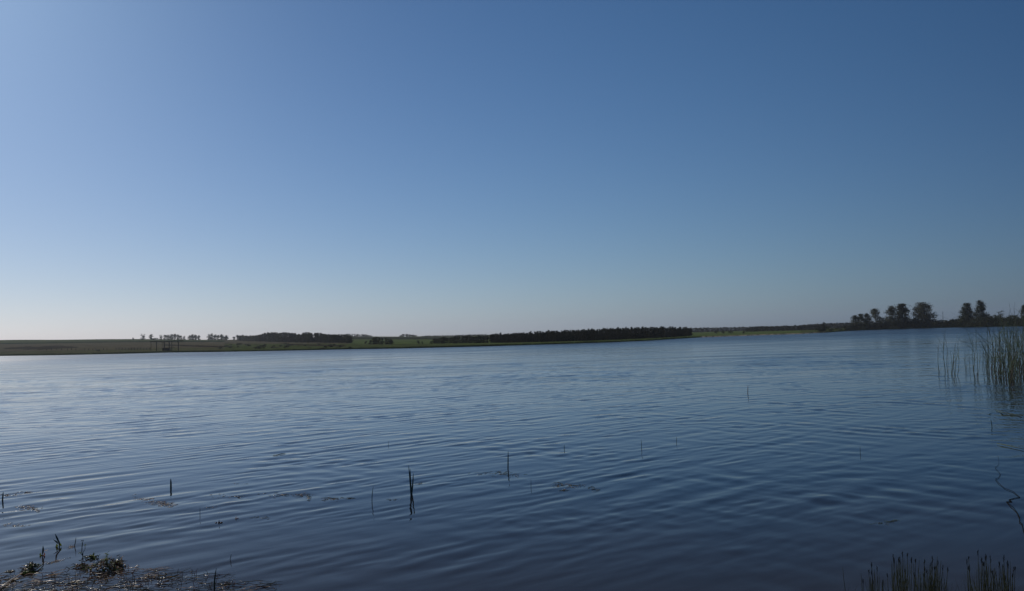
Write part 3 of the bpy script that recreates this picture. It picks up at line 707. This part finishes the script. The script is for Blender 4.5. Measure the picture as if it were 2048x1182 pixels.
leafy((84, 1112), [('stem', [(84, 1112), (86, 1100), (86, 1094)], .009, M_shoot), ('leaf', [(85, 1108), (86, 1100), (86, 1091)], .018, M_shoot), ('leaf', [(84, 1112), (80, 1110), (81, 1105)], .015, M_fresh), ('leaf', [(85, 1112), (89, 1110), (88, 1104)], .014, M_wetred),
                   ('leaf', [(87, 1101), (92, 1101), (97, 1099)], .007, M_wetpale)], 'upright green leaf with yellowing base left of the arrow-shaped plant', 'water_plant')
leafy((166, 1113), [('stem', [(166, 1113), (163.5, 1104), (164, 1094), (165, 1083)], .008, M_shoot), ('stem', [(166, 1106), (170, 1098), (170, 1091)], .005, M_shoot), ('blossom', [(162, 1082.5), (165, 1081), (168, 1082.5)], .013, M_seed), ('blossom', [(168.5, 1091), (170.5, 1089), (172.5, 1091)], .010, M_fresh),
                    ('blossom', [(157, 1107), (160, 1105), (163, 1107)], .012, M_fresh), ('blossom', [(164, 1115), (168, 1112.5), (172, 1115)], .015, M_fresh), ('stem', [(166, 1112), (161, 1107)], .005, M_shoot)], 'little flowering stem with small blossoms left of the weed clump', 'flower_stem')

def flake(mb, P, s, mi, curl=True):
    """small wet leaf or bead lying on the water"""
    if rnd.random() < (.42 if mi == 1 else .25):
        mb.lump(P+Vector((0, 0, s*.04)), (s*U(.12, .30), s*U(.12, .26), s*U(.06, .14)), mi)
    else:
        a_ = U(0, 6.28); L = s*U(1.2, 3.5); d_ = Vector((math.cos(a_), math.sin(a_)*.8, 0)); sd_ = Vector((-d_.y, d_.x, 0))*U(-.4, .4)
        pts = [P+d_*L*(t_-.5)+sd_*L*math.sin(3.1*t_)+Vector((0, 0, .002+(s*.22*math.sin(3.1*t_)*rnd.random() if curl else 0))) for t_ in (0, .25, .5, .75, 1)]
        mb.tube(pts, [s*.03, s*.06, s*.075, s*.06, s*.02], 5, mi)
def clumped(mb, cx, cy, sx, sy, n_, s, slope=0, mis=(0, 0, 1, 1, 1, 2)):
    for i in range(int(n_*1.8)):
        u_ = rnd.gauss(0, .55); px = cx+u_*sx; py = cy+rnd.gauss(0, .55)*sy+slope*u_*sx
        if py > 1190: continue
        P = ground(px, py); flake(mb, P, s*U(.3, .9), rnd.choice(mis))
WET = [M_wet, M_wetpale, M_wetred, M_fresh]
def patch(specs, label, s=.03, name='floating_weed', mis=(0, 0, 0, 1, 1, 2)):
    c = ground(specs[0][0], specs[0][1]); mb = MB()
    for sp_ in specs: clumped(mb, *sp_[:4], sp_[4], s, sp_[5] if len(sp_) > 5 else 0, mis)
    mb.v = [(v[0]-c.x, v[1]-c.y, v[2]) for v in mb.v]
    o = mb.build(name, WET, loc=c, smooth=True); return tag(o, label, 'water weed')
patch([(300, 1002, 30, 5, 50, .22), (330, 1009, 18, 5, 45, .1), (290, 999, 12, 3, 20)], 'bright glittering weed patch under the short thick shoot', .036, mis=(1, 1, 1, 1, 2))
patch([(445, 992, 30, 4, 14), (480, 993, 16, 2, 8)], 'thin scattered weed strands right of the glittering patch', .034)
patch([(560, 990, 26, 3, 20), (543, 993, 8, 3, 10), (605, 990, 18, 3, 26), (617, 997, 6, 5, 12)], 'brownish weed patch left of the thin curved shoot, bent at its right end', .034, mis=(0, 0, 1, 2, 2))
patch([(660, 998, 14, 3, 26, -.05), (692, 997, 16, 1.5, 10)], 'small dark weed patch with two pale tips before the thin curved shoot', .036)
patch([(785, 1000, 16, 1.5, 9, -.1)], 'faint sliver of weed between the thin curved shoot and the tall three', .03)
patch([(838, 967, 12, 2, 14)], 'dark smudge of weed just right of the tall three shoots', .030, mis=(0,))
patch([(1006, 948, 26, 4, 46), (960, 947, 24, 2, 14), (1030, 951, 14, 3, 14)], 'brown weed patch around the foot of the single straight shoot', .030, mis=(0, 0, 0, 2, 3))
patch([(1120, 969, 12, 4, 22), (1128, 980, 8, 3, 12), (1150, 972, 18, 3, 18), (1183, 976, 16, 3, 16, .25)], 'string of thin dark weed strands floating right of the middle', .036, mis=(0, 0, 0, 1))
patch([(1785, 1043, 14, 2.5, 12, -.15), (1760, 1046, 20, 3, 8)], 'faint olive weed patch in the dark water at lower right', .028, mis=(0, 0, 3))
patch([(20, 990, 22, 3, 22), (50, 985, 14, 2, 10)], 'loose pale weed beside the dark stub at the left edge', .036, mis=(1, 1, 1, 0))
patch([(55, 1015, 26, 4, 40, .05), (72, 1020, 14, 2.5, 22)], 'denser glinting weed patch a little below the left-edge stub', .034, mis=(1, 1, 1, 0))
patch([(25, 1050, 30, 4, 20), (48, 1052, 12, 2, 10)], 'sparse pale weed in the third row down at the left edge', .032, mis=(1, 1, 1, 0))
patch([(143, 1093, 7, 2.5, 12, -.3)], 'pale curled weed at the foot of the thin upright shoot', .026, mis=(1,))
patch([(108, 1124, 18, 2, 24, -.25)], 'row of glinting weed beads under the arrow-shaped plant', .026, mis=(1, 1, 1, 0))
patch([(20, 1143, 6, 2, 14)], 'small dark weed knot at the far left bottom', .04, mis=(0, 2))
patch([(515, 1035, 24, 2, 9)], 'few dark weed slivers right of the pale foam', .03, mis=(0,))
patch([(482, 968, 12, 1.5, 3), (420, 1015, 14, 3, 8), (440, 1027, 6, 2, 4)], 'few pale weed crumbs above the floating dead leaf', .028, mis=(1, 0))

# denser clumps
def clump(cx, cy, sx, sz, n_, label, sprigs, mis=(0, 0, 2, 3, 1)):
    c = ground(cx, cy); root = empty('weed_clump', c, label, 'water weed'); mb = MB(); k_ = c.y/F
    for i in range(n_):
        x = rnd.gauss(0, .45)*sx*k_; y = rnd.gauss(0, .5)*sx*k_*.6; h_ = max(0, sz*k_*(1-(x/(sx*k_))**2)*rnd.random())
        P = Vector((x, y, h_*.9))
        if rnd.random() < .4: mb.lump(P, (U(.005, .013), U(.005, .012), U(.004, .009)), rnd.choice(mis))
        else:
            a_ = U(0, 6.28); L = U(.03, .08); mb.tube([P, P+Vector((math.cos(a_)*L*.5, math.sin(a_)*L*.5, U(-.005, .02))), P+Vector((math.cos(a_)*L, math.sin(a_)*L, U(-.01, .01)))], [.003, .0035, .001], 5, rnd.choice(mis))
    mb.build('mass', WET, root)
    for (px, py0, py1, n2, m_) in sprigs:
        mb = MB(); b0 = at(px, py0, c.y)-c; t0 = at(px, py1, c.y)-c
        mb.tube([b0, t0], [.004, .002], 5)
        for j in range(n2):
            t_ = j/max(1, n2-1); p0 = b0.lerp(t0, .15+.85*t_); a_ = U(0, 6.28); L = U(.018, .035)
            mb.blade([p0, p0+Vector((math.cos(a_)*L*.6, math.sin(a_)*L*.6, L*.5)), p0+Vector((math.cos(a_)*L, math.sin(a_)*L, L*.35))], [.004, .010, .001])
        mb.build('sprig', m_, root)
    return root
clump(213, 1138, 36, 22, 190, 'largest dark weed clump with an upright yellow-green sprig at lower left', [(214, 1128, 1106, 16, M_fresh), (196, 1130, 1112, 6, M_shoot), (188, 1120, 1111, 5, M_fresh), (242, 1128, 1116, 4, M_wetpale)])
clump(236, 1132, 16, 12, 70, 'reddish dark weed tuft joined to the right side of the largest clump', [(244, 1130, 1114, 4, M_wetpale)], mis=(0, 2, 2, 1))
clump(181, 1117, 12, 8, 36, 'small leafy olive weed tuft above left of the largest clump', [(185, 1117, 1109, 5, M_fresh)], mis=(0, 3, 0))
clump(163, 1134, 20, 5, 46, 'low flat brown weed tuft left of the largest clump', [])
clump(62, 1139, 15, 13, 80, 'dark pointed weed clump left of the upright leaf', [(63, 1134, 1126, 3, M_wet)])
clump(50, 1148, 9, 5, 26, 'little yellow-green weed tuft on the pale stick', [], mis=(3, 3, 0))
# stick, dark runner, leaf and foam
def lying(pts, r, label, name, m_, cat, z=.012):
    V = [ground(px, py, 0)+Vector((0, 0, z)) for px, py in pts]; c = V[0].copy(); mb = MB(); n_ = len(V)
    mb.tube([v-c for v in V], [r*(.6+.4*math.sin(math.pi*i/(n_-1)))*(1-.5*i/n_) for i in range(n_)], 6); o = mb.build(name, m_, loc=c, smooth=True); return tag(o, label, cat)
lying([(-8, 1186), (12, 1170), (25, 1161), (36, 1154), (46, 1148)], .010, 'pale wet stick running diagonally out of the lower left corner', 'floating_stick', M_wetpale, 'stick')
lying([(46, 1148), (60, 1145), (74, 1140), (84, 1132), (86, 1128)], .007, 'dark curved weed runner joining the pale stick to the upright leaf', 'weed_runner', M_wet, 'water weed')
lying([(546, 912), (554, 911.5), (562, 909), (571, 908)], .010, 'short dark curved reed piece floating far out left of the middle', 'floating_reed', M_wet, 'reed')
def lumpy(cx, cy, sx, sz, n_, label, name, m_, cat):
    c = ground(cx, cy); mb = MB(); k_ = c.y/F
    for i in range(n_): mb.lump((rnd.gauss(0, .35)*sx*k_, rnd.gauss(0, .35)*sx*k_*.5, U(0, sz*.5)*k_), (U(.008, .014), U(.008, .014), U(.004, .007)))
    mb.tube([(-.05*sx*k_, 0, .0), (0, 0, .02), (.1*sx*k_, 0, .035)], [.006, .005, .001], 5)
    o = mb.build(name, m_, loc=c, smooth=True); return tag(o, label, cat)
lumpy(438, 1046, 8, 3, 12, 'dark reddish dead leaf with raised points floating left of the pale foam', 'dead_leaf', M_wetred, 'leaf')
lumpy(472, 1038, 8, 3, 12, 'small lump of pale foam right of the dead leaf', 'foam_lump', M_foam, 'foam')

# weed mat in the lower left corner
mb = MB(); rgm = random.Random(3)
for i in range(700):
    px = rgm.uniform(-90, 560); lim = np.interp(px, [-90, 60, 150, 260, 360, 480, 560], [1150, 1152, 1140, 1134, 1142, 1150, 1160])
    py = lim+(1200-lim)*rgm.random()**.8
    if px > 230 and rgm.random() < (px-160)/420: continue
    P = ground(px, py); flake(mb, P, .023*rgm.uniform(.4, 1.3), rgm.choice((0, 0, 1, 1, 2)))
for i in range(230):      # long thin strands
    px = rgm.uniform(-90, 540); lim = np.interp(px, [-90, 60, 150, 260, 360, 480, 560], [1148, 1150, 1138, 1134, 1144, 1154, 1172]); py = lim+(1195-lim)*rgm.random()
    if px > 330 and rgm.random() < (px-330)/300: continue
    P = ground(px, py); a_ = rgm.uniform(-.35, .9); L = rgm.uniform(.08, .3); cv = rgm.uniform(-.2, .2); d_ = Vector((math.cos(a_), math.sin(a_), 0)); sd_ = Vector((-d_.y, d_.x, 0))
    mb.tube([P+d_*L*(t_-.5)+sd_*L*cv*math.sin(3.14*t_)+Vector((0, 0, .003+.012*abs(math.sin(5*t_+i)))) for t_ in (0, .17, .33, .5, .67, .83, 1)], [.001, .0018, .0022, .0024, .0022, .0018, .001], 5, rgm.choice((0, 0, 1, 2)))
for i in range(110):       # little emergent hooks
    px = rgm.uniform(-40, 470); P = ground(px, rgm.uniform(1142, 1190)); h_ = rgm.uniform(.02, .06)
    mb.tube([P, P+Vector((rgm.uniform(-.01, .01), 0, h_*.6)), P+Vector((rgm.uniform(-.03, .03), rgm.uniform(-.02, .02), h_))], [.002, .002, .0008], 4, rgm.choice((0, 2)))
o = mb.build('weed_mat', WET, smooth=True); tag(o, 'glittering mat of thin brown floating weed filling the lower left corner', 'water weed', kind='stuff')

# ------------------------------------------------------------------ sedge tufts at the lower right
def sedge(cx, spread, tops, nb, label, Y=5.45):
    c = at(cx, 1182, Y); c.z = -.02; root = empty('sedge_tuft', c, label, 'sedge'); bl = MB()
    for i in range(int(nb*.62)):
        bx = cx+rnd.gauss(0, .36)*spread; tx = bx+U(-20, 20); th = interp(tx, tops)+abs(rnd.gauss(0, 16))+3; yb = Y+U(-.25, .25)
        b0 = at(bx, 1200, yb)-c; b0.z = -.05; t0 = at(tx, th, yb)-c
        pts = [b0.lerp(t0, j/5)+Vector((U(-.004, .004)+(t0.x-b0.x)*.25*math.sin(math.pi*j/5)*-1, 0, 0)) for j in range(6)]
        w_ = U(.0022, .0048); bl.blade(pts, [w_, w_, w_*.9, w_*.75, w_*.5, .0006], side=(1, U(-.8, .8), 0))
    bl.build('blades', M_sedge, root)
    return root, c
def stalks(root, c, lst, Y=5.45):
    xs_ = [q_[0] for q_ in lst]
    extra = [(U(min(xs_), max(xs_)), 0, 0, 0) for q_ in range(9 if len(lst) > 2 else 0)]
    lst = lst+[(b_, b_+U(-14, 16), min(l_[2] for l_ in lst)+U(6, 42), rnd.choice((0, .02, .025))) for b_, _, _, _ in extra]
    for (bx, tx, ty, head) in lst:
        yb = Y+U(-.15, .15); b0 = at(bx, 1200, yb)-c; b0.z = -.05; t0 = at(tx, ty, yb)-c; mb = MB()
        pts = [b0.lerp(t0, j/6)+Vector((U(-.002, .002), 0, 0)) for j in range(7)]
        mb.tube(pts, [.0028, .0027, .0025, .0023, .002, .0017, .001], 5)
        st = mb.build('stalk', M_sedge, root)
        if head:
            d_ = (t0-b0).normalized(); hb_ = MB(); L = head
            for q_ in range(9):
                f_ = q_/8; a_ = U(0, 6.28); w_ = .004*math.sin(.4+2.4*f_); p_ = t0-d_*L*(f_-.1); hb_.tube([p_, p_+Vector((math.cos(a_)*w_, math.sin(a_)*w_, .006)), p_+Vector((math.cos(a_)*w_*1.5, math.sin(a_)*w_*1.5, .013))], [.0012, .0016, .0004], 4)
            hb_.build('seed_head', M_seed, st)
T1 = [(1740, 1150), (1744, 1135), (1758, 1140), (1775, 1160), (1786, 1125), (1800, 1112), (1815, 1112), (1830, 1130), (1845, 1135), (1860, 1122), (1870, 1120), (1885, 1138), (1900, 1158)]
r1, c1 = sedge(1750, 26, T1, 60, 'left small sedge tuft in the bottom right corner, splayed and low')
stalks(r1, c1, [(1730, 1722, 1146, 0), (1746, 1743, 1128, .03), (1740, 1738, 1143, .02), (1757, 1754, 1136, .03)])
r2, c2_ = sedge(1803, 30, T1, 120, 'tall dense sedge tuft just right of the small splayed one, with several seed heads')
stalks(r2, c2_, [(1793, 1786, 1112, .035), (1800, 1800, 1117, .05), (1803, 1805, 1107, .03), (1812, 1815, 1109, .025), (1818, 1823, 1118, .03), (1828, 1838, 1120, 0), (1790, 1784, 1122, 0), (1778, 1775, 1150, .02)])
r3, c3_ = sedge(1866, 44, T1, 190, 'broad bushy sedge tuft in the middle of the bottom right corner')
stalks(r3, c3_, [(1840, 1849, 1122, .03), (1850, 1862, 1128, .03), (1858, 1865, 1116, .04), (1870, 1876, 1124, .03), (1875, 1886, 1134, .03), (1880, 1896, 1138, .03), (1865, 1874, 1112, 0), (1835, 1842, 1143, 0)])
T2 = [(1920, 1150), (1934, 1125), (1945, 1145), (1956, 1118), (1972, 1122), (1983, 1118), (1995, 1140), (2006, 1116), (2016, 1130), (2030, 1160), (2048, 1170)]
r4, c4_ = sedge(1960, 42, T2, 120, 'sedge tuft with the tallest pale-tipped stalk, right of the broad bushy one')
stalks(r4, c4_, [(1938, 1934, 1122, .03), (1940, 1939, 1134, .04), (1956, 1956, 1104, .03), (1960, 1963, 1118, .03), (1970, 1968, 1126, .03), (1976, 1972, 1112, .025), (1980, 1981, 1115, .045), (1952, 1937, 1135, .03), (1985, 1990, 1135, 0)])
r5, c5_ = sedge(2010, 28, T2, 90, 'rightmost sedge tuft in the bottom right corner')
stalks(r5, c5_, [(2006, 2008, 1114, .045), (2012, 2016, 1130, .03), (2018, 2020, 1122, 0), (2022, 2025, 1150, .02), (1998, 1998, 1128, .03)])
r6, c6_ = sedge(1696, 6, [(1600, 1160), (1800, 1160)], 4, 'lone thin sedge blade left of all the tufts')
stalks(r6, c6_, [(1698, 1685, 1134, 0)])

# crooked dark reflection at the right edge, modelled as a tube on the water
refl_px = [(1996, 912), (1997, 918), (1998, 930), (1990, 936), (1997, 944), (2001, 950), (1997, 957), (1991, 959), (1998, 968), (2010, 978), (2026, 984), (2034, 991), (2040, 996), (2028, 998), (2018, 1001), (2024, 1005), (2013, 1005), (2026, 1016), (2034, 1026), (2040, 1038), (2039, 1045), (2044, 1049), (2047, 1062), (2052, 1075)]
V = [ground(a_, b_)+Vector((0, 0, .008)) for a_, b_ in refl_px]; c = V[0].copy(); mb = MB()
mb.tube([v-c for v in V], [.0012+.0028*min(1, i/14) for i in range(len(V))], 5)
o = mb.build('reflection_strand', M_refl, loc=c); tag(o, 'dark zigzag reflection modelled as a thin strand on the water at the right edge', 'reflection')
lying([(1993, 823), (2006, 827), (2025, 830), (2060, 836)], .012, 'green fallen reed blade lying on the water at the right edge, the upper of two', 'fallen_reed', M_reed, 'reed', .02)
lying([(1994, 889), (2010, 892), (2030, 897), (2060, 903)], .009, 'green fallen reed blade lying on the water at the right edge, the lower of two', 'fallen_reed', M_reed, 'reed', .02)
